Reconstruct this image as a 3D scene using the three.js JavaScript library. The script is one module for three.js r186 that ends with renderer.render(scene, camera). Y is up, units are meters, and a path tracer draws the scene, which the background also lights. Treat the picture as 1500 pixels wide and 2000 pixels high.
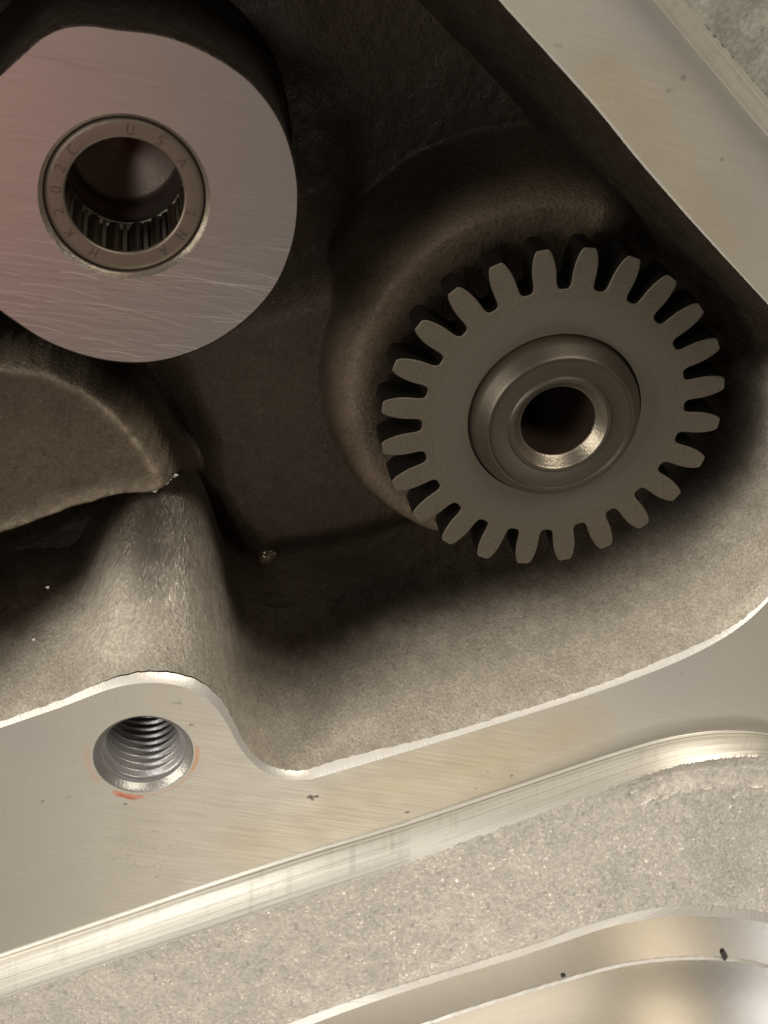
import * as THREE from 'three';
import { mergeGeometries, toCreasedNormals } from 'three/addons/utils/BufferGeometryUtils.js';
import { FontLoader } from 'three/addons/loaders/FontLoader.js';
import { TextGeometry } from 'three/addons/geometries/TextGeometry.js';

// ---------------------------------------------------------------- camera, light, exposure
// The mounting ledge of the housing is the plane y = 0; lengths are written in millimetres and scaled to metres at the end.
const MM = 0.001, H0 = 203.5, F = 2700, NADIR = [260, -640];
const W = 1500, H = 2000;
const scene = new THREE.Scene();
const camera = new THREE.PerspectiveCamera(2 * Math.atan(H / 2 / F) * 180 / Math.PI, W / H, 0.01, 20);
const down = new THREE.Vector3(NADIR[0] - W / 2, H / 2 - NADIR[1], -F).normalize();      // straight down, seen from the camera
const cy = down.clone().negate(), cx = new THREE.Vector3(1, 0, 0).addScaledVector(cy, -cy.x).normalize(), cz = cx.clone().cross(cy);
const toWorld = new THREE.Matrix4().makeBasis(cx, cy, cz).transpose();                    // camera axes -> world axes
camera.quaternion.setFromRotationMatrix(toWorld);
camera.position.set(0, H0 * MM, 0);
function P(px, py, y = 0) {                                                               // the point of the horizontal plane at height y (mm) seen at a place of the photograph
  const d = new THREE.Vector3(px - W / 2, H / 2 - py, -F).applyMatrix4(toWorld);
  return d.multiplyScalar((y - H0) / d.y).add(new THREE.Vector3(0, H0, 0));
}
scene.background = new THREE.Color().setRGB(0.072, 0.063, 0.052);
function areaLight(name, pos, target, w, h, color, power) {
  const l = new THREE.RectAreaLight(color, power, w, h); l.name = name;
  l.position.set(...pos); l.lookAt(...target); scene.add(l);
}
areaLight('window_light', [-0.84, 0.45, -0.16], [0, 0, 0.15], 0.6, 0.4, new THREE.Color().setRGB(1, 0.92, 0.80), 10.5);
areaLight('window_light_001', [0.42, 0.58, -0.70], [0, 0, 0.15], 0.6, 0.4, new THREE.Color().setRGB(1, 0.91, 0.78), 10);
areaLight('ceiling_lamp', [0.13, 0.92, 1.12], [0.02, 0, 0.2], 0.45, 0.3, new THREE.Color().setRGB(1, 0.91, 0.77), 5.2);
areaLight('ceiling_lamp_001', [-0.37, 0.9, -0.13], [0, 0, 0.2], 0.12, 0.12, new THREE.Color().setRGB(1, 0.97, 0.92), 40);
areaLight('desk_lamp', [0.37, 0.60, 0.97], [0.09, 0, 0.24], 0.05, 0.10, new THREE.Color().setRGB(1, 0.86, 0.66), 11);
areaLight('cool_lamp', [0.50, 0.56, 0.95], [0.12, 0, 0.26], 0.10, 0.08, new THREE.Color().setRGB(0.97, 0.97, 1), 12);
{ const l = new THREE.SpotLight(new THREE.Color().setRGB(1, 0.24, 0.20), 0.085, 0, 0.14, 1, 2); l.name = 'added_red_light'; l.position.set(-0.12, 0.52, 0.19); l.target.position.set(-0.050, -0.008, 0.060); l.castShadow = true; l.shadow.radius = 3; scene.add(l, l.target); }  // added red light, tints the boss in place of a reflected hand
camera.focus = 0.25; camera.userData.fStop = 40;
const EXPOSURE = 1.0;

// ---------------------------------------------------------------- small tools
let seed = 7;
const rnd = () => { seed = (seed * 1664525 + 1013904223) >>> 0; return seed / 4294967296; };
const mix = (a, b, t) => a + (b - a) * t, clamp = (x, a = 0, b = 1) => Math.min(b, Math.max(a, x));
const sstep = (a, b, x) => { const t = clamp((x - a) / (b - a)); return t * t * (3 - 2 * t); };
function hash(x, y, s) { let h = Math.imul(x, 374761393) ^ Math.imul(y, 668265263) ^ Math.imul(s, 1274126177); h = Math.imul(h ^ (h >>> 13), 1274126177); return ((h ^ (h >>> 16)) >>> 0) / 4294967296; }
function vnoise(x, y, px, py, s) {                                                        // value noise repeating after px, py cells
  const ix = Math.floor(x), iy = Math.floor(y), fx = x - ix, fy = y - iy, u = fx * fx * (3 - 2 * fx), v = fy * fy * (3 - 2 * fy);
  const w = (a, p) => ((a % p) + p) % p, a = w(ix, px), b = w(ix + 1, px), c = w(iy, py), d = w(iy + 1, py);
  return mix(mix(hash(a, c, s), hash(b, c, s), u), mix(hash(a, d, s), hash(b, d, s), u), v);
}
const n2 = (x, y, s = 1) => vnoise(x, y, 4096, 4096, s) - 0.5;
function dataTex(n, f, srgb = false) {
  const d = new Uint8Array(n * n * 4);
  for (let y = 0; y < n; y++) for (let x = 0; x < n; x++) {
    const c = f(x / n, y / n), o = (y * n + x) * 4;
    for (let k = 0; k < 3; k++) d[o + k] = clamp(Math.round((Array.isArray(c) ? c[k] : c) * 255), 0, 255);
    d[o + 3] = 255;
  }
  const t = new THREE.DataTexture(d, n, n); t.wrapS = t.wrapT = THREE.RepeatWrapping; t.magFilter = THREE.LinearFilter; t.minFilter = THREE.LinearFilter;
  if (srgb) t.colorSpace = THREE.SRGBColorSpace;
  t.needsUpdate = true; return t;
}
function canvasTex(n, draw, srgb = false) {
  const c = document.createElement('canvas'); c.width = c.height = n;
  draw(c.getContext('2d'), n);
  const t = new THREE.CanvasTexture(c); t.wrapS = t.wrapT = THREE.RepeatWrapping; if (srgb) t.colorSpace = THREE.SRGBColorSpace; return t;
}
function part(name, geo, mat, parent, label) {
  geo.scale(MM, MM, MM);
  const m = new THREE.Mesh(geo, mat); m.name = name; m.castShadow = m.receiveShadow = true;
  if (label) m.userData.label = label;
  parent.add(m); return m;
}
function thing(name, label, category, at = new THREE.Vector3()) {
  const g = new THREE.Group(); g.name = name; g.userData = { label, category }; g.position.copy(at).multiplyScalar(MM); scene.add(g); return g;
}
function gridGeo(rows, closed, uvOf) {                                                    // rows of points, each of the same length
  const nr = rows.length, nc = rows[0].length + (closed ? 1 : 0), pos = [], uv = [], idx = [];
  for (let r = 0; r < nr; r++) for (let c = 0; c < nc; c++) {
    const p = rows[r][c % rows[r].length]; pos.push(p.x, p.y, p.z); uv.push(...uvOf(r, c, p));
  }
  for (let r = 0; r + 1 < nr; r++) for (let c = 0; c + 1 < nc; c++) { const a = r * nc + c, b = a + 1, d = a + nc, e = d + 1; idx.push(a, d, b, b, d, e); }
  const g = new THREE.BufferGeometry();
  g.setAttribute('position', new THREE.Float32BufferAttribute(pos, 3)); g.setAttribute('uv', new THREE.Float32BufferAttribute(uv, 2)); g.setIndex(idx); g.computeVertexNormals();
  if (closed) { const n = g.attributes.normal, v = new THREE.Vector3();
    for (let r = 0; r < nr; r++) { const a = r * nc, b = a + nc - 1; v.set(n.getX(a) + n.getX(b), n.getY(a) + n.getY(b), n.getZ(a) + n.getZ(b)).normalize(); n.setXYZ(a, v.x, v.y, v.z); n.setXYZ(b, v.x, v.y, v.z); } }
  return g;
}
function curve(list, closed, n, y) {
  const c = new THREE.CatmullRomCurve3(list.map((p) => P(p[0], p[1], y)), closed, 'centripetal');
  c.arcLengthDivisions = 1200;
  const pts = c.getSpacedPoints(n); if (closed) pts.pop(); return pts;
}
function sideways(pts, closed) {                                                          // horizontal unit normals of a polyline (left of its direction)
  const n = pts.length;
  return pts.map((p, i) => { const a = pts[closed ? (i + n - 1) % n : Math.max(0, i - 1)], b = pts[closed ? (i + 1) % n : Math.min(n - 1, i + 1)];
    return new THREE.Vector3(b.z - a.z, 0, -(b.x - a.x)).normalize(); });
}
function lathe(profile, seg = 96, tile = 40) {                                            // profile [r, y] from outside to inside, seen from above
  const rows = profile.map(([r, y]) => Array.from({ length: seg }, (_, i) => { const a = i / seg * 2 * Math.PI; return new THREE.Vector3(Math.cos(a) * r, y, Math.sin(a) * r); }));
  let s = 0; const cum = profile.map((p, i) => (s += i ? Math.hypot(p[0] - profile[i - 1][0], p[1] - profile[i - 1][1]) : 0));
  const rm = Math.max(...profile.map((p) => p[0]));
  const g = gridGeo(rows, true, (r, c) => [c / seg * Math.round(2 * Math.PI * rm / tile * 4) / 4, cum[r] / tile]);
  flipIfDown(g); return g;
}
function flipIfDown(g) { const n = g.attributes.normal, p = g.attributes.position; let s = 0; for (let i = 0; i < n.count; i++) s += n.getY(i); if (s < 0) flip(g); }
function flip(g) { const i = g.index.array; for (let k = 0; k < i.length; k += 3) { const t = i[k]; i[k] = i[k + 1]; i[k + 1] = t; } const n = g.attributes.normal; for (let k = 0; k < n.array.length; k++) n.array[k] = -n.array[k]; }
const flatShape = (outer, holes = [], y = 0, tile = 40) => {
  const s = new THREE.Shape(outer.map((p) => new THREE.Vector2(p.x, -p.z)));
  for (const h of holes) s.holes.push(new THREE.Path(h.map((p) => new THREE.Vector2(p.x, -p.z))));
  const g = new THREE.ShapeGeometry(s, 1); g.rotateX(-Math.PI / 2); g.translate(0, y, 0);
  planarUV(g, tile); return g;
};
function planarUV(g, tile, x0 = 0, z0 = 0) { const p = g.attributes.position, uv = new Float32Array(p.count * 2); for (let i = 0; i < p.count; i++) { uv[2 * i] = (p.getX(i) - x0) / tile; uv[2 * i + 1] = (p.getZ(i) - z0) / tile; } g.setAttribute('uv', new THREE.BufferAttribute(uv, 2)); }
function colorBy(g, f) { const p = g.attributes.position, c = new Float32Array(p.count * 3); for (let i = 0; i < p.count; i++) { const k = f(p.getX(i), p.getY(i), p.getZ(i)); c.set(k, i * 3); } g.setAttribute('color', new THREE.BufferAttribute(c, 3)); return g; }
const mix3 = (a, b, t) => [mix(a[0], b[0], t), mix(a[1], b[1], t), mix(a[2], b[2], t)];
const circle = (c, r, y, n = 96) => Array.from({ length: n }, (_, i) => new THREE.Vector3(c.x + Math.cos(i / n * 2 * Math.PI) * r, y, c.z + Math.sin(i / n * 2 * Math.PI) * r));

// ---------------------------------------------------------------- materials
const grain = (u, v, k, s) => vnoise(u * k, v * k, k, k, s);
const castBump = dataTex(1024, (u, v) => 0.08 * grain(u, v, 24, 1) + 0.5 * grain(u, v, 76, 2) ** 2 + 0.3 * grain(u, v, 120, 3) + 0.12 * grain(u, v, 220, 4));
const castColor = dataTex(1024, (u, v) => {
  const a = grain(u, v, 9, 5), b = grain(u, v, 70, 6), c = grain(u, v, 200, 7), spot = 0.2 * sstep(0.80, 0.95, grain(u, v, 105, 8)) - 0.16 * sstep(0.84, 0.95, grain(u, v, 60, 9));
  const k = 0.82 - 0.09 * sstep(.9, .985, grain(u, v, 26, 10)) + 0.04 * (a - 0.5) + 0.10 * (b - 0.5) + 0.08 * (c - 0.5) + spot * .6;
  return [k * 1.0, k * 0.99, k * 0.97];
}, true);
const castRough = dataTex(512, (u, v) => 0.60 + 0.25 * (grain(u, v, 60, 11) - 0.5) - 0.2 * sstep(0.80, 0.95, grain(u, v, 105, 8)) + 0.2 * (grain(u, v, 14, 12) - 0.5));
const millBump = dataTex(1024, (u, v) => 0.35 * vnoise(u * 14, v * 300, 14, 300, 21) + 0.25 * vnoise(u * 40, v * 420, 40, 420, 22) + 0.4 * grain(u, v, 160, 23));
const millRough = dataTex(1024, (u, v) => 0.40 + 0.08 * (vnoise(u * 8, v * 300, 8, 300, 24) - 0.5) + 0.04 * (grain(u, v, 12, 25) - 0.5));
const cutBump = dataTex(512, (u, v) => 0.6 * vnoise(u * 160, v * 8, 160, 8, 31) + 0.4 * grain(u, v, 90, 32));
const steelBump = dataTex(512, (u, v) => 0.5 * grain(u, v, 128, 41) + 0.3 * grain(u, v, 40, 42) + 0.2 * grain(u, v, 8, 43));
const steelColor = dataTex(512, (u, v) => { const k = 0.62 + 0.03 * (grain(u, v, 6, 44) - 0.5) + 0.09 * (grain(u, v, 160, 45) - 0.5); return [k, k * 0.985, k * 0.95]; }, true);
const std = (o) => new THREE.MeshStandardMaterial(o);
const M = {
  cast: std({ name: 'cast_aluminium', color: 0xffffff, vertexColors: true, map: castColor, metalness: 0.4, roughness: 0.92, roughnessMap: castRough, bumpMap: castBump, bumpScale: 0.00015, side: THREE.DoubleSide }),
  cut: std({ name: 'bright_cut_aluminium', color: new THREE.Color().setRGB(0.76, 0.735, 0.69), metalness: 0.5, roughness: 0.4, bumpMap: cutBump, bumpScale: 0.000025, side: THREE.DoubleSide }),
  mill: std({ name: 'milled_aluminium', color: new THREE.Color().setRGB(0.74, 0.72, 0.68), metalness: 0.85, roughness: 1, roughnessMap: millRough, bumpMap: millBump, bumpScale: 0.00002, side: THREE.DoubleSide }),
  steel: std({ name: 'gear_steel', color: new THREE.Color().setRGB(0.31, 0.275, 0.225), map: steelColor, metalness: 0.6, roughness: 0.6, bumpMap: steelBump, bumpScale: 0.00002, side: THREE.DoubleSide, vertexColors: true }),
  hub: std({ name: 'hub_steel', color: new THREE.Color().setRGB(0.065, 0.056, 0.042), metalness: 0.6, roughness: 0.42, bumpMap: steelBump, bumpScale: 0.00002, side: THREE.DoubleSide }),
  bright: std({ name: 'bright_steel', color: new THREE.Color().setRGB(0.72, 0.68, 0.6), metalness: 0.95, roughness: 0.25, bumpMap: steelBump, bumpScale: 0.00006, side: THREE.DoubleSide }),
  worn: std({ name: 'worn_steel', color: new THREE.Color().setRGB(0.22, 0.195, 0.155), metalness: 0.85, roughness: 0.38, bumpMap: steelBump, bumpScale: 0.00005, side: THREE.DoubleSide }),
  cup: std({ name: 'bearing_cup_steel', color: new THREE.Color().setRGB(0.125, 0.106, 0.083), metalness: 0.7, roughness: 0.42, bumpMap: steelBump, bumpScale: 0.00003, side: THREE.DoubleSide }),
  roller: std({ name: 'roller_steel', color: new THREE.Color().setRGB(0.25, 0.22, 0.18), metalness: 1, roughness: 0.33 }),
  letter: std({ name: 'stamped_groove', color: new THREE.Color().setRGB(0.025, 0.02, 0.016), metalness: 0, roughness: 0.5 }),
  oil: new THREE.MeshPhysicalMaterial({ name: 'dark_oil', color: new THREE.Color().setRGB(0.05, 0.03, 0.015), roughness: 0.08, metalness: 0, clearcoat: 1, clearcoatRoughness: 0.05 }),
  dirt: std({ name: 'dirt', color: new THREE.Color().setRGB(0.05, 0.045, 0.04), roughness: 0.8 }),
  dark: std({ name: 'oily_bore', color: new THREE.Color().setRGB(0.03, 0.02, 0.014), roughness: 0.4, metalness: 0.3, side: THREE.DoubleSide }),
};
M.rim = M.cast.clone(); M.rim.name = 'rim_cast_aluminium'; M.rim.bumpScale = 0.00011;
M.oily = new THREE.MeshPhysicalMaterial({ name: 'oily_cast_aluminium', vertexColors: true, map: castColor, metalness: 0.1, roughness: 1.05, roughnessMap: castRough, bumpMap: castBump, bumpScale: 0.00016, specularIntensity: 0.55, side: THREE.DoubleSide });
const CLEAN = [0.92, 0.865, 0.77], OIL_SHADE = [0.038, 0.026, 0.017];  // dark tone of the cavity: oil film with shade painted in

// ---------------------------------------------------------------- the housing
const housing = thing('gear_housing', 'grey cast aluminium gear housing with milled ledge around an oily cavity', 'gear housing');
const INNER = [[979, 0], [1087, 118], [1169, 209], [1252, 312], [1335, 408], [1417, 500], [1496, 587], [1565, 665], [1612, 760], [1632, 870], [1615, 985], [1570, 1090], [1500, 1175], [1440, 1228], [1350, 1280], [1200, 1340], [1000, 1405], [800, 1466], [640, 1513], [600, 1523], [560, 1522], [512, 1505], [472, 1465], [442, 1412], [412, 1372], [370, 1346], [322, 1335], [270, 1335], [215, 1346], [120, 1381], [0, 1422], [-150, 1474], [-300, 1525],
  [-480, 1500], [-560, 1300], [-600, 800], [-560, 200], [-420, -250], [0, -440], [400, -450], [700, -330], [850, -150]];
const OUTER = [[-1000, 2200], [-700, 2100], [-400, 1998], [-200, 1930], [0, 1862], [200, 1795], [400, 1727], [600, 1662], [800, 1602], [1000, 1536], [1200, 1470], [1300, 1442], [1380, 1429], [1450, 1427], [1500, 1432], [1620, 1462], [1760, 1480], [1920, 1400], [2000, 1150], [1960, 850], [1780, 570], [1500, 268], [1400, 150], [1275, 0], [1190, -100], [1060, -260], [850, -480], [400, -640], [-200, -640], [-700, -450], [-950, 100], [-1050, 900], [-1080, 1700]];
const inner = curve(INNER, true, 900, 0), outer = curve(OUTER, true, 700, 0);
const holeAt = P(280, 1474, 0), HOLE_R = 9.4;
// the milled ledge, with its stains and its grain running along the lower edge
const LX = -150, LZ = -60, LT = 300;
const lx = (p) => (p.x - LX) / LT, lz = (p) => 1 - (p.z - LZ) / LT;
const ledgeColor = canvasTex(2048, (g, n) => {
  g.fillStyle = 'rgb(186,181,171)'; g.fillRect(0, 0, n, n);
  const at = (px, py) => { const p = P(px, py, 0); return [lx(p) * n, (1 - lz(p)) * n]; };
  const stain = (px, py, r, c) => { const [x, y] = at(px, py), k = r * n / LT, q = g.createRadialGradient(x, y, 0, x, y, k); q.addColorStop(0, c); q.addColorStop(1, c.replace(/[\d.]+\)$/, '0)')); g.fillStyle = q; g.fillRect(x - k, y - k, 2 * k, 2 * k); };
  for (const [px, py, r] of [[900, 1500, 16], [760, 1540, 14], [1000, 1470, 14], [1120, 1430, 10], [1240, 250, 13], [1330, 390, 13], [1420, 470, 14], [1180, 150, 9], [500, 1650, 12], [650, 1600, 12]]) stain(px, py, r, 'rgba(178,152,100,0.22)');
  for (const [px, py, r] of [[1250, 60, 10], [1450, 400, 12], [60, 1440, 9], [1300, 1310, 12]]) stain(px, py, r, 'rgba(150,155,190,0.12)');
  for (let i = 0; i < 500; i++) { const [x, y] = at(rnd() * 1700 - 100, rnd() * 2100 - 50); g.fillStyle = `rgba(${rnd() < .5 ? '70,60,45' : '235,228,212'},${0.05 + rnd() * 0.12})`; g.beginPath(); g.ellipse(x, y, 1 + rnd() * 3, 0.6 + rnd() * 1.2, rnd() * 3, 0, 7); g.fill(); }
  for (const [px, py, r, a] of [[612, 1558, .75, .8], [796, 1585, .45, .7], [375, 1415, .4, .4], [345, 1372, .6, .14], [1335, 152, .4, .3], [1310, 175, .6, .14], [1090, 88, .5, .16], [1410, 310, .35, .2], [245, 1570, .35, .5], [83, 1565, .3, .4], [305, 1712, .3, .5], [930, 1540, .3, .4], [1000, 1515, .35, .4], [220, 1450, .3, .3]]) { const [x, y] = at(px, py), k = r * n / LT; g.fillStyle = `rgba(62,55,50,${a * .75})`; for (let q = 0; q < 7; q++) { g.beginPath(); g.ellipse(x + (rnd() - .5) * 2.2 * k, y + (rnd() - .5) * 1.5 * k, k * (.25 + rnd() * .55), k * (.15 + rnd() * .35), rnd() * 3, 0, 7); g.fill(); } }
  for (let i = 0; i < 46; i++) { const [x, y] = at(210 + rnd() * 140, 1610 + rnd() * 90); g.fillStyle = `rgba(80,70,58,${0.12 + rnd() * 0.2})`; g.beginPath(); g.ellipse(x, y, 1 + rnd() * 1.5, .8, -.3, 0, 7); g.fill(); }
  for (let i = 0; i < 70; i++) { const a = at(rnd() * 700, 1500 + rnd() * 350); g.strokeStyle = `rgba(240,232,215,${0.04 + rnd() * 0.08})`; g.lineWidth = .6 + rnd(); g.beginPath(); g.moveTo(...a); g.lineTo(a[0] + 30 + rnd() * 120, a[1] - 10 - rnd() * 38); g.stroke(); }
  // remains of orange paint round the threaded hole
  const [hx, hy] = [lx(holeAt) * n, (1 - lz(holeAt)) * n], k = n / LT;
  const paint = (a0, a1, r, w, c) => { g.strokeStyle = c; g.lineWidth = w * k; g.lineCap = 'round'; g.beginPath(); g.arc(hx, hy, r * k, a0, a1); g.stroke(); };
  for (let i = 0; i < 9; i++) paint(1.76 + i * .035 + rnd() * .03, 1.84 + i * .035 + rnd() * .04, 10.4 + rnd() * .7, .35 + rnd() * .5, `rgba(176,108,86,${.25 + rnd() * .25})`); paint(1.7, 2.2, 10.5, .9, 'rgba(214,110,80,0.5)'); paint(-.05, .5, 10.1, .7, 'rgba(195,128,90,0.5)'); paint(2.6, 3.4, 10.4, 1.0, 'rgba(205,160,140,0.35)'); paint(.5, 1.5, 10.2, .4, 'rgba(200,130,100,0.3)');
}, true);
const ledgeRough = millRough.clone(), ledgeBump = millBump.clone(); for (const t of [ledgeRough, ledgeBump]) { t.repeat.set(6, 6); t.rotation = -.33; }
const ledgeMat = std({ name: 'milled_ledge', color: 0xffffff, map: ledgeColor, metalness: 0.5, roughness: 1, roughnessMap: ledgeRough, bumpMap: ledgeBump, bumpScale: 0.00001 });
const ledgeGeo = flatShape(outer, [inner, circle(holeAt, HOLE_R, 0)], 0);
{ const p = ledgeGeo.attributes.position, uv = ledgeGeo.attributes.uv; for (let i = 0; i < p.count; i++) uv.setXY(i, (p.getX(i) - LX) / LT, 1 - (p.getZ(i) - LZ) / LT); }
const ledge = part('mounting_ledge', ledgeGeo, ledgeMat, housing);

// cut edge between ledge and cavity
const toCavity = sideways(inner, true);
{ const c = P(700, 700, 0), k = 300, t = c.sub(inner[k]); if (t.dot(toCavity[k]) < 0) toCavity.forEach((v) => v.negate()); }
const edgeW = inner.map((p, i) => Math.max(p.x > 30 && p.z < P(1500, 900).z ? .3 : .5, 1.1 + 1.3 * n2(i * 0.03, 3, 61) + 0.22 * n2(i * 0.9, 7, 62)) * (p.x > 30 && p.z < P(1500, 900).z ? .22 : 1));
const along = inner.map((p, i) => i / inner.length * 24);
{
  const rows = [0, 0.35, 0.7, 1].map((t) => inner.map((p, i) => new THREE.Vector3(p.x, 0, p.z).addScaledVector(toCavity[i], edgeW[i] * t).setY(-0.85 * edgeW[i] * t * (0.75 + 0.25 * t))));
  const g = gridGeo(rows, true, (r, c) => [c / inner.length * 24, r * 0.02]); flipIfDown(g);
  part('cut_edge', g, M.cut, housing);
}
// cavity wall
const FLOOR = -46;
{
  const tip = P(296, 1334, 0), lean = P(322, 968, -26).sub(tip).setY(0);                                        // below the tab the wall leans out in a rounded web to the raised pad
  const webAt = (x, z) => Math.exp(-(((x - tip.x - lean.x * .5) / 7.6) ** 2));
  const rows = [], depths = []; for (let k = 0; k <= 44; k++) depths.push(k / 44);
  for (const t of depths) rows.push(inner.map((p, i) => {
    const e = edgeW[i], y0 = -0.85 * e, y = mix(y0, FLOOR - 6, t);
    const near = sstep(15, 25, Math.hypot(p.x - holeAt.x, p.z - holeAt.z));
    const off = mix(e, 1.25, sstep(0, .06, t)) + (y0 - y) * mix(.03, .13, near) + mix(1.5, 5, near) * Math.pow(clamp((FLOOR + 9 - y) / 15), 2.2);
    const s = i * 0.11; const bump = (1 - Math.abs(2 * t - 1) ** 8) * (0.7 * n2(s * .7, t * 4, 71) + 0.12 * n2(s * 3, t * 16, 72));
    return new THREE.Vector3(p.x, y, p.z).addScaledVector(toCavity[i], off + bump * sstep(0, 0.06, t)).addScaledVector(lean, Math.exp(-(Math.abs((p.x - tip.x + .2) / 10.6) ** 3.6)) * (p.z > 100 ? 1 : 0) * (.2 * clamp(-y / 27) + .72 * Math.min(1, -y / 27) ** 1.7));
  }));
  for (let pass = 0; pass < 2; pass++) for (let r = 6; r < rows.length; r++) { const row = rows[r], n = row.length, w = Math.min(10, Math.round(r / 4)); rows[r] = row.map((p, i) => { let x = 0, z = 0; for (let k = -w; k <= w; k++) { const q = row[(i + k + n) % n]; x += q.x; z += q.z; } const k = sstep(16, 30, Math.hypot(inner[i].x - holeAt.x, inner[i].z - holeAt.z)); return new THREE.Vector3(mix(p.x, x / (2 * w + 1), k), p.y, mix(p.z, z / (2 * w + 1), k)); }); }
  const g = gridGeo(rows, true, (r, c) => [c / inner.length * 24, r / 44 * 1.2]); flipIfDown(g);
  const zr = P(1500, 760).z;
  colorBy(g, (x, y, z) => mix3(CLEAN, OIL_SHADE, sstep(-6, -40, (y - 22 * sstep(zr + 14, zr - 14, z) * sstep(10, 30, x) - 14 * sstep(-26, -40, x) - 15 * webAt(x, z) * sstep(120, 130, z)) * (1 + 1.0 * sstep(zr + 14, zr - 14, z)) + 7 * n2(x * 0.05, z * 0.05 + y * .05, 81) + 2 * n2(x * 0.3, z * .3 + y * .3, 82))));  // oil residue and painted shade: deeper, diagonal side, left side, web
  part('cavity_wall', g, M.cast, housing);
}
// cavity floor: one relief with the ring under the gear, the raised pad at the left and the step below
const gearAt = P(1083.7, 812.2, -14.6), GEAR_Y = -14.6;
const ringAt = gearAt, bossC = P(244, 388, -8);
const poly = (list, y) => list.map((q) => P(q[0], q[1], y));
function sdist(x, z, pts) { let d = 1e9, s = 1; for (let i = 0, j = pts.length - 1; i < pts.length; j = i++) { const a = pts[i], b = pts[j], ex = b.x - a.x, ez = b.z - a.z, wx = x - a.x, wz = z - a.z, t = clamp((wx * ex + wz * ez) / (ex * ex + ez * ez)); d = Math.min(d, Math.hypot(wx - ex * t, wz - ez * t));
  if ((a.z > z) !== (b.z > z) && x < a.x + (z - a.z) / (b.z - a.z) * ex) s = -s; } return s * d; }                                                    // negative inside
const PAD = poly([[-400, 640], [0, 690], [100, 702], [180, 738], [250, 795], [302, 858], [338, 925], [346, 962], [306, 984], [240, 985], [150, 1010], [60, 1045], [-40, 1085], [-400, 1200]], -24);
const SHELF = poly([[300, 640], [600, 560], [760, 500], [900, 700], [830, 1020], [640, 1075], [500, 1095], [440, 1040], [390, 960], [380, 870], [345, 790]], -38);
const PADZ = P(300, 985, -24).z + .16 * P(300, 985, -24).x;
function relief(x, z) {
  let y = FLOOR + 1.4 * n2(x * 0.05, z * 0.05, 91) + 0.7 * n2(x * 0.16, z * 0.16, 92) + 0.22 * n2(x * 0.7, z * 0.7, 93);
  y += 8 * sstep(5, -6, sdist(x, z, SHELF)) * 1.1;
  const r = Math.hypot(x - ringAt.x, z - ringAt.z), crest = 35, ang = Math.atan2(z - ringAt.z, x - ringAt.x) * 180 / Math.PI;   // ring round the gear, low towards the near wall
  const here = sstep(-35, -75, ang) + sstep(98, 122, ang);
  const ring = r > crest ? sstep(47, crest, r) : 1 - 0.45 * sstep(crest, crest - 18, r);
  y = Math.max(y, mix(FLOOR - 2, -27.5, ring * (ang < 0 || ang > 90 ? clamp(here) : 0)) + 0.3 * n2(x * .3, z * .3, 94));
  const dp = sdist(x, z, PAD), low = sstep(PADZ - 6, PADZ + 5, z + .16 * x), edge = mix(3, 13, low);                                                                       // raised pad with rounded rim
  if (dp < edge) { const lip = 1.5 * Math.exp(-(((dp + 2.6) / 2) ** 2)); y = Math.max(y, mix(FLOOR, -25 + 0.9 * n2(x * .09, z * .09, 95) + lip, sstep(mix(2.2, 13, low), mix(-2.4, -6, low), dp)) + 0.5 * n2(x * .5, z * .5, 96)); }
  return y;
}
{
  const x0 = -110, x1 = 140, z0 = -20, z1 = 270, st = 0.55, nx = Math.round((x1 - x0) / st), nz = Math.round((z1 - z0) / st), rows = [];
  for (let j = 0; j <= nz; j++) { const row = []; for (let i = 0; i <= nx; i++) { const x = x0 + i * st, z = z0 + j * st; row.push(new THREE.Vector3(x, relief(x, z), z)); } rows.push(row); }
  const g = gridGeo(rows, false, (r, c, p) => [p.x / 40, (p.z + p.y * .9) / 40]); flipIfDown(g);
  colorBy(g, (x, y, z) => {
    const c = mix3(OIL_SHADE, x > 14 ? [0.14, 0.108, 0.078] : [0.105, 0.082, 0.058], sstep(-36, -27, y + 5 * n2(x * .12, z * .12, 97))), dp = y > -32 && x < 12 ? sdist(x, z, PAD) : -99;      // worn rim of the pad, its lit crest put into the paler colour
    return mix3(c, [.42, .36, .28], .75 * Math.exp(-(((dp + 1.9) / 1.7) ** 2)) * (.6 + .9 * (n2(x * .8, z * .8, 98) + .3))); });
  part('cavity_floor', g, M.oily, housing);
}

{
  const lumps = [], y0 = -24;
  for (let i = 0; i < 9; i++) { const q = P(262 + i * 9 + rnd() * 5, 968 + rnd() * 10 + 3 * Math.sin(i), y0), g = new THREE.IcosahedronGeometry(.45 + rnd() * .5, 1), p = g.attributes.position; for (let k = 0; k < p.count; k++) { const w = 1 + .7 * n2(p.getX(k) * 3 + i * 7, p.getZ(k) * 3 + p.getY(k) * 2, 151); p.setXYZ(k, p.getX(k) * w * 1.4, p.getY(k) * w * .6, p.getZ(k) * w * .8); } g.computeVertexNormals(); g.translate(q.x, relief(q.x, q.z) + .1, q.z); lumps.push(g); }
  part('pad_glint', mergeGeometries(lumps), M.cut, housing);  // bright lumps stand in for a highlight on the pad corner
}
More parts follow.
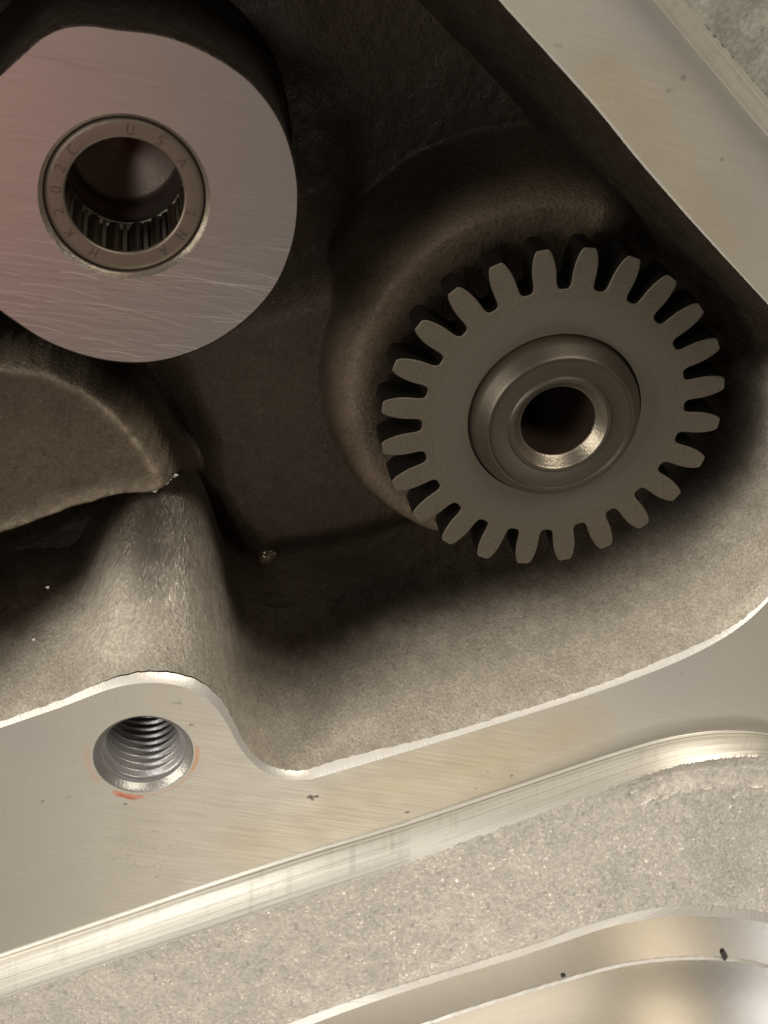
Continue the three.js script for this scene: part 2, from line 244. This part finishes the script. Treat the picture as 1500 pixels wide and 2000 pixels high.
// bearing boss with its faced top
const BOSS_Y = -8;
const bossPts = curve([[580, 390], [571, 470], [537, 556], [480, 622], [400, 675], [300, 705], [200, 701], [100, 669], [30, 626], [-40, 570], [-90, 490], [-112, 400], [-108, 320], [-80, 240], [-40, 186], [0, 150], [48, 106], [84, 75], [122, 57], [170, 52], [230, 60], [300, 68], [352, 82], [424, 116], [492, 166], [546, 240], [574, 325]], true, 240, BOSS_Y);
const boss = new THREE.Group(); boss.name = 'bearing_boss'; housing.add(boss);
const BT = 80;
const scr = Array.from({ length: 3200 }, () => { const low = rnd() < .62; return { r: 95 + rnd() * 80, a: rnd(), l: 0.05 + rnd() * rnd() * 0.5, w: 0.4 + rnd() * rnd() * 1.4, k: low ? rnd() : .25 + rnd() * .35, low, y: low ? .50 + .5 * Math.sqrt(rnd()) : rnd() }; });
function scratches(g, n, light) {
  for (const s of scr) { // long shallow arcs that rise towards the left, as an orbital finisher leaves them
    const x = s.a * n * 1.1 - .1 * n, y = s.y * n, len = s.l * n;
    g.strokeStyle = light(s); g.lineWidth = s.w; g.beginPath(); g.moveTo(x, y); g.quadraticCurveTo(x + len * .5, y + len * .02, x + len, y + len * (.16 + .12 * s.k)); g.stroke();
  }
}
const bossColor = canvasTex(1024, (g, n) => {
  g.fillStyle = 'rgb(140,136,132)'; g.fillRect(0, 0, n, n);
  scratches(g, n, (s) => s.k > .5 ? `rgba(255,252,245,${.04 + .42 * s.k ** 4})` : `rgba(95,86,80,${.05 + .24 * s.k})`);
  for (let i = 0; i < 60; i++) { g.fillStyle = `rgba(60,50,45,${.1 + rnd() * .3})`; g.fillRect(rnd() * n, rnd() * n, 1 + rnd() * 2, 1 + rnd() * 2); }
}, true);
const bossBump = canvasTex(1024, (g, n) => { g.fillStyle = 'rgb(128,128,128)'; g.fillRect(0, 0, n, n); for (let i = 0; i < 3500; i++) { g.fillStyle = `rgba(${rnd() < .5 ? 90 : 170},${0},0,.12)`; g.fillRect(rnd() * n, rnd() * n, 20 + rnd() * 80, 1); } scratches(g, n, (s) => `rgba(${s.k > .5 ? 255 : 20},0,0,.2)`); });
const bossMat = std({ name: 'faced_boss', color: 0xffffff, map: bossColor, metalness: 0.75, roughness: 0.4, bumpMap: bossBump, bumpScale: 0.00004 });
{
  const g = flatShape(bossPts, [circle(bossC, 13.15, 0)], BOSS_Y); planarUV(g, BT, bossC.x - BT / 2, bossC.z - BT / 2);
  { const uv = g.attributes.uv; for (let i = 0; i < uv.count; i++) uv.setY(i, 1 - uv.getY(i)); }
  part('boss_face', g, bossMat, boss);
  let out = sideways(bossPts, true); if (out[0].dot(bossPts[0].clone().sub(bossC)) < 0) out.forEach((v) => v.negate());
  const rows = [[0, 0], [.3, -.25], [.4, -1], [.3, -8], [.6, -20], [1.2, -30], [2.2, -36], [3.5, -40]].map(([o, y]) => bossPts.map((p, i) => p.clone().addScaledVector(out[i], o + (y < -1 ? .7 * n2(i * .12, y * .2, 101) : 0)).setY(BOSS_Y + y)));
  const s = gridGeo(rows, true, (r, c) => [c / bossPts.length * 6, rows[r][0].y / 40]); flipIfDown(s);
  colorBy(s, (x, y) => mix3([.03, .022, .016], OIL_SHADE, sstep(-24, -40, y))); part('boss_side', s, M.cast, boss);  // side near black: deep shadow round the boss is put into the colour
  const ch = lathe([[13.15, 0], [12.65, -.75], [12.5, -1]], 128); ch.translate(bossC.x, BOSS_Y, bossC.z); part('bore_chamfer', ch, M.bright, boss);
  const bore = lathe([[12.5, -1], [12.45, -1.6], [12.45, -19], [9.6, -20], [9.5, -26], [8.6, -27], [3, -29], [0.01, -31]], 128); bore.translate(bossC.x, BOSS_Y, bossC.z);
  part('blind_bore', bore, std({ name: 'bore_aluminium', color: new THREE.Color().setRGB(.2, .15, .125), metalness: .6, roughness: .45, side: THREE.DoubleSide, bumpMap: steelBump, bumpScale: .00003 }), boss);
}

// threaded hole in the tab of the ledge
{
  const hole = new THREE.Group(); hole.name = 'threaded_hole'; hole.position.set(holeAt.x * MM, 0, holeAt.z * MM); housing.add(hole);
  part('countersink', lathe([[HOLE_R, 0], [9.2, -.06], [8.75, -.5], [8.55, -.8], [8.1, -1.3]], 96), std({ name: 'countersunk_aluminium', color: new THREE.Color().setRGB(.36, .35, .33), metalness: .7, roughness: .42, bumpMap: steelBump, bumpScale: .00006, side: THREE.DoubleSide }), hole);
  const rows = []; const Pt = 2.1, L = 26;
  for (let k = 0; k <= 260; k++) { const y = -1.3 - k / 260 * L; rows.push(Array.from({ length: 128 }, (_, i) => { const a = i / 128 * 2 * Math.PI; const ph = ((y / Pt + i / 128) % 1 + 1) % 1, tri = clamp((1 - Math.abs(2 * ph - 1)) * 1.5 - .25); const r = 8.1 - 1.15 * tri * sstep(0, 2.2, -1.3 - y); return new THREE.Vector3(Math.cos(a) * r, y, Math.sin(a) * r); })); }
  const g = gridGeo(rows, true, (r, c) => [c / 128, r / 260]);
  part('thread', g, std({ name: 'thread_aluminium', color: new THREE.Color().setRGB(.36, .35, .35), metalness: .5, roughness: .35, side: THREE.DoubleSide, bumpMap: steelBump, bumpScale: .00004 }), hole);
  part('hole_bottom', lathe([[8.4, -27], [.01, -31]], 48), M.dark, hole);
}

// milled wall that rises from the ledge to the cast rim
const WALL_Y = 5;
const LINE = [[-1000, 2200], [-700, 2100], [-400, 1998], [-200, 1930], [0, 1862], [200, 1795], [400, 1727], [600, 1662], [800, 1602], [1000, 1536], [1200, 1470], [1300, 1442], [1380, 1429], [1450, 1427], [1500, 1432], [1620, 1462], [1760, 1480], [1920, 1400], [2000, 1150], [1960, 850], [1780, 570], [1500, 268], [1400, 150], [1275, 0], [1190, -100], [1060, -260], [850, -480]];
const TOP = [[-1000, 2300], [-700, 2195], [-400, 2090], [-200, 2019], [0, 1950], [200, 1884], [400, 1818], [600, 1750], [800, 1684], [1000, 1610], [1200, 1535], [1300, 1502], [1380, 1485], [1450, 1478], [1500, 1478], [1640, 1510], [1800, 1530], [1985, 1440], [2075, 1150], [2030, 820], [1830, 530], [1532, 230], [1432, 112], [1306, -36], [1220, -140], [1090, -300], [880, -530]];
const lineP = new THREE.CatmullRomCurve3(LINE.map((q) => P(q[0], q[1], 0)), false, 'centripetal'), topP = new THREE.CatmullRomCurve3(TOP.map((q) => P(q[0], q[1], WALL_Y)), false, 'centripetal');
const NT = 1400, wallBase = [], wallTop = [], rimBase = [];
for (let i = 0; i <= NT; i++) { const t = i / NT; wallBase.push(lineP.getPoint(t)); const q = topP.getPoint(t), b = wallBase[i]; rimBase.push(q.clone().setY(WALL_Y)); const d = q.clone().sub(b).setY(0).normalize(), rag = .3 * n2(i * .31, 1, 111) + .35 * n2(i * .9, 2, 112); wallTop.push(q.addScaledVector(d, rag).setY(WALL_Y + rag * .5)); }
{
  const cumB = [0]; for (let i = 1; i <= NT; i++) cumB.push(cumB[i - 1] + wallBase[i].distanceTo(wallBase[i - 1]));
  const rows = [[0, 0], [.06, .05], [.13, .16], [.22, .30], [.5, .58], [.8, .85], [.97, .975], [1, 1]].map(([t, h]) => wallBase.map((p, i) => p.clone().lerp(t === 1 ? wallTop[i] : rimBase[i], t).setY(mix(0.0, t === 1 ? wallTop[i].y : WALL_Y, h))));
  const g = gridGeo(rows, false, (r, c) => [cumB[c] / 200, [0, .05, .16, .3, .58, .85, .975, 1][r]]); flipIfDown(g);
  const streaks = (dark) => canvasTex(1024, (q, n) => { q.fillStyle = dark ? 'rgb(128,128,128)' : 'rgb(228,224,214)'; q.fillRect(0, 0, n, n);
    for (let i = 0; i < 240; i++) { const y = rnd() * n, x = rnd() * n; q.fillStyle = `rgba(${rnd() < .55 ? '135,125,108' : '255,253,246'},${.05 + rnd() * .16})`; q.fillRect(x, y, 60 + rnd() * 600, 4 + rnd() * 22); }
    for (let i = 0; i < 170; i++) { const x = rnd() * n; q.fillStyle = `rgba(${rnd() < .5 ? '110,100,82' : '255,253,246'},${.02 + rnd() * .06})`; q.fillRect(x, rnd() * n * .6, 1 + rnd() * 6, n * (.2 + rnd() * .5)); }
    q.fillStyle = 'rgba(90,72,40,.45)'; q.fillRect(0, n * .86, n, n * .03); q.fillStyle = 'rgba(120,100,60,.25)'; q.fillRect(0, n * .76, n, n * .02); q.fillStyle = 'rgba(255,253,246,.85)'; q.fillRect(0, n * .92, n, n * .05); }, !dark);  // pale band near the base paints the highlight of the corner fillet
  part('milled_wall', g, std({ name: 'milled_wall_aluminium', color: new THREE.Color().setRGB(.76, .76, .75), map: streaks(false), metalness: .55, roughness: .36, bumpMap: streaks(true), bumpScale: .00008, side: THREE.DoubleSide }), housing);
}
// cast rim outside the milled wall
const RIM2 = [[-1000, 2560], [-700, 2440], [-300, 2300], [0, 2200], [300, 2100], [540, 2008], [700, 1950], [900, 1889], [1050, 1842], [1150, 1806], [1250, 1779], [1330, 1768], [1400, 1770], [1500, 1784], [1620, 1820], [1800, 1900], [2100, 2000]];
const rim2 = new THREE.CatmullRomCurve3(RIM2.map((q) => P(q[0], q[1], 7)), false, 'centripetal');
const castEdge = []; for (let i = 0; i <= 500; i++) castEdge.push(rim2.getPoint(i / 500));
{
  const half = rimBase.slice(0, Math.round(NT * 16 / 26) + 1), rows = [];                                       // lower part: from the milled wall to the second cut edge
  const far = half.map((p, i) => rim2.getPoint(i / (half.length - 1)));
  for (let k = 0; k <= 60; k++) { const t = k / 60; rows.push(half.map((p, i) => { const q = p.clone().lerp(far[i], t); if (k === 0) return wallTop[i].clone(); const e = Math.min(t, 1 - t); const a = sstep(0, .06, e);
    q.y = mix(p.y, 7, t) + a * (.5 * n2(q.x * .12, q.z * .12, 121) + .12 * n2(q.x * .5, q.z * .5, 122) + .06 * n2(q.x * 1.3, q.z * 1.3, 123));
    const w = sstep(70, 88, q.x); const g = w * Math.exp(-(((t - .10) / .07) ** 2)); q.y -= 1.7 * g; q.y += w * .32 * Math.exp(-(((t - .21) / .04) ** 2)) * (Math.max(0, n2(q.x * .35, q.z * .5, 124) + .12) * 3.2 + .4 * n2(q.x * 1.6, q.z * 1.6, 129)); return q; })); }
  const g = gridGeo(rows, false, (r, c, p) => [p.x / 40, p.z / 40]); flipIfDown(g); colorBy(g, (x, y, z) => { const k = 1 + .16 * n2(x * .1, z * .1, 125); return [1.0 * k, .96 * k, .91 * k]; });
  part('cast_rim', g, M.rim, housing);
  const rest = rimBase.slice(Math.round(NT * 17 / 26)), out = rest.map((p, i) => { const b = wallBase[Math.round(NT * 17 / 26) + i], d = p.clone().sub(b).setY(0).normalize(); return d; });
  const rows2 = []; for (let k = 0; k <= 50; k++) rows2.push(rest.map((p, i) => { const o = 60 * k / 50; const q = p.clone().addScaledVector(out[i], o); q.y = p.y + sstep(0, 3, o) * (.4 * n2(q.x * .25, q.z * .25, 126) + .25 * n2(q.x * .6, q.z * .6, 127)); return q; }));
  const g2 = gridGeo(rows2, false, (r, c, p) => [p.x / 40, p.z / 40]); flipIfDown(g2); colorBy(g2, (x, y, z) => { const k = .44 + .2 * n2(x * .3, z * .3, 128); return [.98 * k, .98 * k, .88 * k]; });
  part('cast_rim', g2, M.rim, housing);
}
{
  const lumps = [], put = (px, py, l, w, a) => { const g = new THREE.IcosahedronGeometry(1, 2), p = g.attributes.position; for (let k = 0; k < p.count; k++) { const q = 1 + 1.1 * n2(p.getX(k) * 1.7 + px, p.getZ(k) * 1.7 + p.getY(k) * 2 + py, 161); p.setXYZ(k, p.getX(k) * l * q, p.getY(k) * .45 * q, p.getZ(k) * w * q); } g.computeVertexNormals(); g.rotateY(a); const c = P(px, py, 5.3); g.translate(c.x, 5.35, c.z); lumps.push(g); };
  put(1262, 1568, 1.5, .5, .6); put(1278, 1558, .9, .35, .5); put(1303, 1557, 1.7, .4, .55); put(1318, 1548, 1.1, .3, .3); put(1425, 1574, .6, 1.3, -.25); put(1437, 1553, .9, .3, .5); put(1240, 1545, .8, .25, .2); put(1380, 1540, 1.2, .25, 0); put(1478, 1536, 1.6, .3, -.1); put(1500, 1545, 1.2, .4, 0); put(1345, 1545, .9, .2, .2);
  part('casting_flash', mergeGeometries(lumps), M.cut, housing);
}
// second machined face at the lower right: cut edge, flat land, and the sloping face above it
const LAND = [[-1000, 2590], [-700, 2470], [-300, 2330], [0, 2230], [300, 2128], [600, 2004], [750, 1950], [900, 1903], [1000, 1873], [1100, 1840], [1200, 1808], [1300, 1791], [1400, 1791], [1500, 1804], [1620, 1845], [1800, 1930], [2100, 2030]];
const RISE = [[-1000, 2750], [-700, 2620], [-300, 2470], [0, 2350], [300, 2225], [600, 2093], [750, 2032], [833, 1998], [967, 1954], [1100, 1914], [1180, 1891], [1233, 1880], [1313, 1871], [1404, 1871], [1500, 1886], [1660, 1950], [2100, 2130]];
{
  const cur = (L, y) => { const c = new THREE.CatmullRomCurve3(L.map((q) => P(q[0], q[1], y)), false, 'centripetal'); return Array.from({ length: 501 }, (_, i) => c.getPoint(i / 500)); };
  const land = cur(LAND, 8.2), rise = cur(RISE, 8.2);
  const cut = [0, .5, 1].map((t) => castEdge.map((p, i) => { const q = p.clone().lerp(land[i], t); q.y = mix(p.y, 8.2, t); if (t === 0) q.addScaledVector(land[i].clone().sub(p).setY(0).normalize(), -1.2 * Math.max(0, n2(i * 1.7, 5, 131))).y += .02; return q; }));
  const gc = gridGeo(cut, false, (r, c) => [c / 500 * 8, r * .01]); flipIfDown(gc); part('cut_edge', gc, M.cut, housing);
  const scuffed = canvasTex(1024, (g, n) => { g.fillStyle = 'rgb(215,212,206)'; g.fillRect(0, 0, n, n);
    for (let i = 0; i < 900; i++) { g.strokeStyle = `rgba(${rnd() < .5 ? '90,85,80' : '255,250,240'},${.08 + rnd() * .2})`; g.lineWidth = .5 + rnd(); const x = rnd() * n, y = rnd() * n; g.beginPath(); g.moveTo(x, y); g.lineTo(x + 20 + rnd() * 120, y + (rnd() - .5) * 5); g.stroke(); }
    for (let i = 0; i < 160; i++) { g.fillStyle = `rgba(60,50,40,${.1 + rnd() * .3})`; g.beginPath(); g.ellipse(rnd() * n, rnd() * n, 1 + rnd() * 4, .6 + rnd() * 1.6, rnd() * .8, 0, 7); g.fill(); } }, true);
  const polished = std({ name: 'polished_land', color: new THREE.Color().setRGB(.34, .325, .30), map: scuffed, metalness: .85, roughness: .2, bumpMap: millBump, bumpScale: .000003, side: THREE.DoubleSide });
  const lr = [0, .33, .66, .97].map((t) => land.map((p, i) => p.clone().lerp(rise[i], t)));
  const gl = gridGeo(lr, false, (r, c) => [c / 500 * 6, r * .33]); flipIfDown(gl); part('machined_land', gl, polished, housing);
  const n = sideways(rise, false); if (n[250].z < 0) n.forEach((v) => v.negate());
  const lip = [[-.25, 0], [0, .22], [.3, .5]].map(([o, h]) => rise.map((p, i) => p.clone().addScaledVector(n[i], o + .15 * n2(i * .4, 1, 132)).setY(8.2 + h)));
  const gp = gridGeo(lip, false, (r, c) => [c / 500 * 8, r * .01]); flipIfDown(gp); part('corner_line', gp, M.cut, housing);
  const sl = [[.3, .5], [3, .6], [8, .85], [16, 1.2], [26, 1.5]].map(([o, h]) => rise.map((p, i) => p.clone().addScaledVector(n[i], o).setY(8.2 + h)));
  const gs = gridGeo(sl, false, (r, c) => [c / 500 * 6, r * .25]); flipIfDown(gs); part('machined_slope', gs, polished, housing);
}

// ---------------------------------------------------------------- the gear
{
  const gear = thing('spur_gear', 'dull grey steel spur gear with raised hub, deep in the housing corner', 'gear', gearAt);
  const N = 24, half = Math.PI / N, RB = 23, TH = 7, TH0 = 0.131;
  const flank = [[24.7, 0], [24.74, .46], [24.92, .86], [25.35, 1.16], [26.1, 1.34], [27.1, 1.43], [28.4, 1.58], [29.6, 1.84], [30.6, 2.15], [31.4, 2.47], [31.9, 2.75], [32.25, 3.03], [32.45, 3.34]];
  const right = flank.map(([r, g]) => [r * Math.sin(half) - g * Math.cos(half), r * Math.cos(half) + g * Math.sin(half) * .25]);
  right[0] = [24.7 * Math.sin(half), 24.7 * Math.cos(half)];
  const outline = [...right.map(([x, y]) => [x, y]), ...right.slice().reverse().map(([x, y]) => [-x, y])];                 // from one gap's middle to the next
  const inset = outline.map((p, i) => { if (i === 0 || i === outline.length - 1) { const k = 1 - .16 / 24.7; return [p[0] * k, p[1] * k]; } const a = outline[i - 1], b = outline[i + 1], dx = b[0] - a[0], dy = b[1] - a[1], l = Math.hypot(dx, dy); return [p[0] - dy / l * .16, p[1] + dx / l * .16]; });
  { const s = inset[5][0] < outline[5][0] ? 1 : -1; if (s < 0) for (let i = 1; i < inset.length - 1; i++) inset[i] = [2 * outline[i][0] - inset[i][0], 2 * outline[i][1] - inset[i][1]]; }
  const V = (p, y) => new THREE.Vector3(p[0], y, -p[1]);
  const edge = [[RB * Math.sin(half), RB * Math.cos(half)], [-RB * Math.sin(half), RB * Math.cos(half)]];
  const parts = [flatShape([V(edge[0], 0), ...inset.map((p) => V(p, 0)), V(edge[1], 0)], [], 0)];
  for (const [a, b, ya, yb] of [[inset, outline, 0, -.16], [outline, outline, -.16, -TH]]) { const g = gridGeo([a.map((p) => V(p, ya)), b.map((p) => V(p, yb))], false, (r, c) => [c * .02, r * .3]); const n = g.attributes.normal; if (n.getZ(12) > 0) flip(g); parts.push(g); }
  const toothGeo = mergeGeometries(parts.map((g, i) => colorBy(g.index ? g.toNonIndexed() : g, () => i === 2 ? [.05, .04, .03] : [1, 1, 1])));  // flanks near black: shade between the teeth is put into the colour
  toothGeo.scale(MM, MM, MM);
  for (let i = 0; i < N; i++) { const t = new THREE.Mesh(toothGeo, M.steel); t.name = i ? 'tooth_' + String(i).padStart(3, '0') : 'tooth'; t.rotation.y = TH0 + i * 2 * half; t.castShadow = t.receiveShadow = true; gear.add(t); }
  const marks = canvasTex(1024, (g, n) => { g.fillStyle = 'rgb(205,203,198)'; g.fillRect(0, 0, n, n); const c = n / 2, k = n / 60;
    for (let i = 0; i < 240; i++) { g.strokeStyle = `rgba(${rnd() < .5 ? '150,146,138' : '235,232,226'},${.04 + rnd() * .1})`; g.lineWidth = .5 + rnd() * 1.2; const a = rnd() * 7; g.beginPath(); g.arc(c, c, (16 + rnd() * 8) * k, a, a + .3 + rnd() * 2.5); g.stroke(); }
    for (let i = 0; i < 26; i++) { const a = rnd() * 7, r0 = (17 + rnd() * 4) * k, l = (1 + rnd() * 4) * k, b = a + (rnd() - .5) * 1.2; const x = c + Math.cos(a) * r0, y = c + Math.sin(a) * r0; g.strokeStyle = `rgba(${rnd() < .6 ? '110,104,94' : '240,236,228'},${.15 + rnd() * .25})`; g.lineWidth = .8; g.beginPath(); g.moveTo(x, y); g.lineTo(x + Math.cos(b) * l, y + Math.sin(b) * l); g.stroke(); } }, true);
  const webMat = M.steel.clone(); webMat.name = 'turned_gear_steel'; webMat.map = marks; webMat.color.multiplyScalar(.58);
  const rim = Array.from({ length: N }, (_, i) => { const a = TH0 + (i + .5) * 2 * half; return new THREE.Vector3(-Math.sin(a) * RB, 0, -Math.cos(a) * RB); });
  const webShape = flatShape(rim, [circle(new THREE.Vector3(), 16.3, 0)], 0); planarUV(webShape, 60, -30, -30);
  part('gear_web', colorBy(webShape, () => [1, 1, 1]), webMat, gear);
  part('hub_groove', lathe([[16.3, 0], [16.15, -.5], [15.85, -.6], [15.75, -.1]], 128), M.dark, gear);
  const hub = part('hub', toCreasedNormals(lathe([[15.75, -.1], [15.7, 1.2], [15.55, 1.7], [15.2, 2.2], [13.95, 3.75], [13.7, 4.05], [13.5, 4.22], [13.2, 4.22], [13.05, 3.95], [12.8, 3.82], [10.0, 3.72], [9.7, 3.8], [9.5, 4.05], [9.3, 4.15], [8.9, 4.15], [8.75, 4.05]], 128), .42), M.hub, gear);
  part('bore_chamfer', lathe([[8.75, 4.05], [8.55, 3.9], [7.35, 2.3], [7.0, 2.1]], 128), M.worn, hub);
  part('bore', lathe([[7.0, 2.1], [6.85, 1.8], [6.85, -6], [6.6, -6.2], [6.6, -44], [.01, -44]], 96), M.dark, hub);
}
// ---------------------------------------------------------------- the needle bearing
{
  const b = thing('needle_bearing', 'dark drawn-cup needle bearing pressed into the round boss at upper left', 'bearing', new THREE.Vector3(bossC.x, BOSS_Y, bossC.z)); b.scale.setScalar(.934);
  part('cup', lathe([[13.3, -2.2], [13.1, -1.5], [12.75, -1.15], [12.2, -1.05], [10.2, -1.05], [9.85, -1.2], [9.75, -1.6], [9.85, -2.0], [11.5, -2.2], [12.9, -2.6], [12.9, -17.5], [10.4, -17.6], [10.3, -18.2]], 128), M.cup, b);
  const rollerGeo = new THREE.CylinderGeometry(1.2, 1.2, 13.6, 20, 1); rollerGeo.scale(MM, MM, MM);
  const cageGeo = new THREE.BoxGeometry(.7, 14.2, .5); cageGeo.scale(MM, MM, MM);
  for (let i = 0; i < 18; i++) { const a = i / 18 * 2 * Math.PI + .1; const r = new THREE.Mesh(rollerGeo, M.roller); r.name = i ? 'roller_' + String(i).padStart(3, '0') : 'roller'; r.position.set(Math.cos(a) * 11.2 * MM, -9.9 * MM, Math.sin(a) * 11.2 * MM); b.add(r);
    const a2 = a + Math.PI / 18, c = new THREE.Mesh(cageGeo, M.cup); c.name = i ? 'cage_bar_' + String(i).padStart(3, '0') : 'cage_bar'; c.position.set(Math.cos(a2) * 10.6 * MM, -9.9 * MM, Math.sin(a2) * 10.6 * MM); c.rotation.y = -a2 + Math.PI / 2; b.add(c); }
  // stamped lettering round the lip
  const font = await new FontLoader().loadAsync('fonts/droid/droid_sans_regular.typeface.json');
  const put = (text, from, step) => { for (let i = 0; i < text.length; i++) { const g = new TextGeometry(text[i], { font, size: 1.7, depth: .05, curveSegments: 4 }); g.computeBoundingBox(); const bb = g.boundingBox; g.translate(-(bb.min.x + bb.max.x) / 2, -.85, 0); g.rotateX(-Math.PI / 2); g.translate(0, 0, -11.25); g.rotateY(-(from + step * i)); g.translate(0, -1.07, 0); part('stamped_letter', g, M.letter, b); } };
  const D = Math.PI / 180;
  put('USA', 10 * D, 26 * D); put('INA', 108 * D, 21 * D); put('HK', 213 * D, 27 * D); put('202C', 260 * D, 19 * D);
}
// ---------------------------------------------------------------- small things
{
  const blob = (name, label, cat, px, py, y, r, mat, flat = .5, long = 1, turn = 0) => { const g = new THREE.SphereGeometry(r, 20, 14); const p = g.attributes.position; for (let i = 0; i < p.count; i++) { const k = 1 + .5 * n2(p.getX(i) * 2 / r + 9, p.getZ(i) * 2 / r + p.getY(i), 141); p.setXYZ(i, p.getX(i) * k, p.getY(i) * flat * k, p.getZ(i) * k * long); } g.computeVertexNormals(); g.rotateY(turn); g.scale(MM, MM, MM);
    const m = new THREE.Mesh(g, mat), q = P(px, py, y); m.name = name; m.position.copy(q).multiplyScalar(MM); m.userData = { label, category: cat }; scene.add(m); };
  const ray = new THREE.Raycaster(); scene.updateMatrixWorld(true);
  const at = (px, py) => { ray.set(camera.position, P(px, py, -20).multiplyScalar(MM).sub(camera.position).normalize()); const hit = ray.intersectObjects(housing.children.filter((o) => o.isMesh), false)[0]; return hit ? hit.point.y / MM : -40; };
  blob('metal_chip', 'tiny bright metal chip lying in the dark hollow at far left', 'metal chip', 93, 1148, at(93, 1148), .42, M.cut, .5);
  blob('metal_chip_001', 'tiny metal chip on the cast wall above the left end of the ledge', 'metal chip', 66, 1250, at(66, 1250), .38, M.cut, .5);
  blob('oil_drop', 'glossy oil drop on the dark cavity floor left of the gear', 'oil drop', 520, 1082, at(520, 1082), 2.3, M.oil, .6);
  blob('dirt_speck', 'black smear of dirt across the bright line at lower right', 'dirt', 1414, 1866, 8.55, .7, M.dirt, .3, 2.4, .35);
  blob('dirt_speck_001', 'small dark dirt lump at the start of the bright line, lower right', 'dirt', 1100, 1906, 8.4, .6, M.dirt, .35, .7, 0);
}

const renderer = new THREE.WebGLRenderer({ antialias: true });
renderer.toneMapping = THREE.LinearToneMapping; renderer.toneMappingExposure = EXPOSURE;
renderer.shadowMap.enabled = true;
renderer.setSize(768, 1024);
renderer.render(scene, camera);
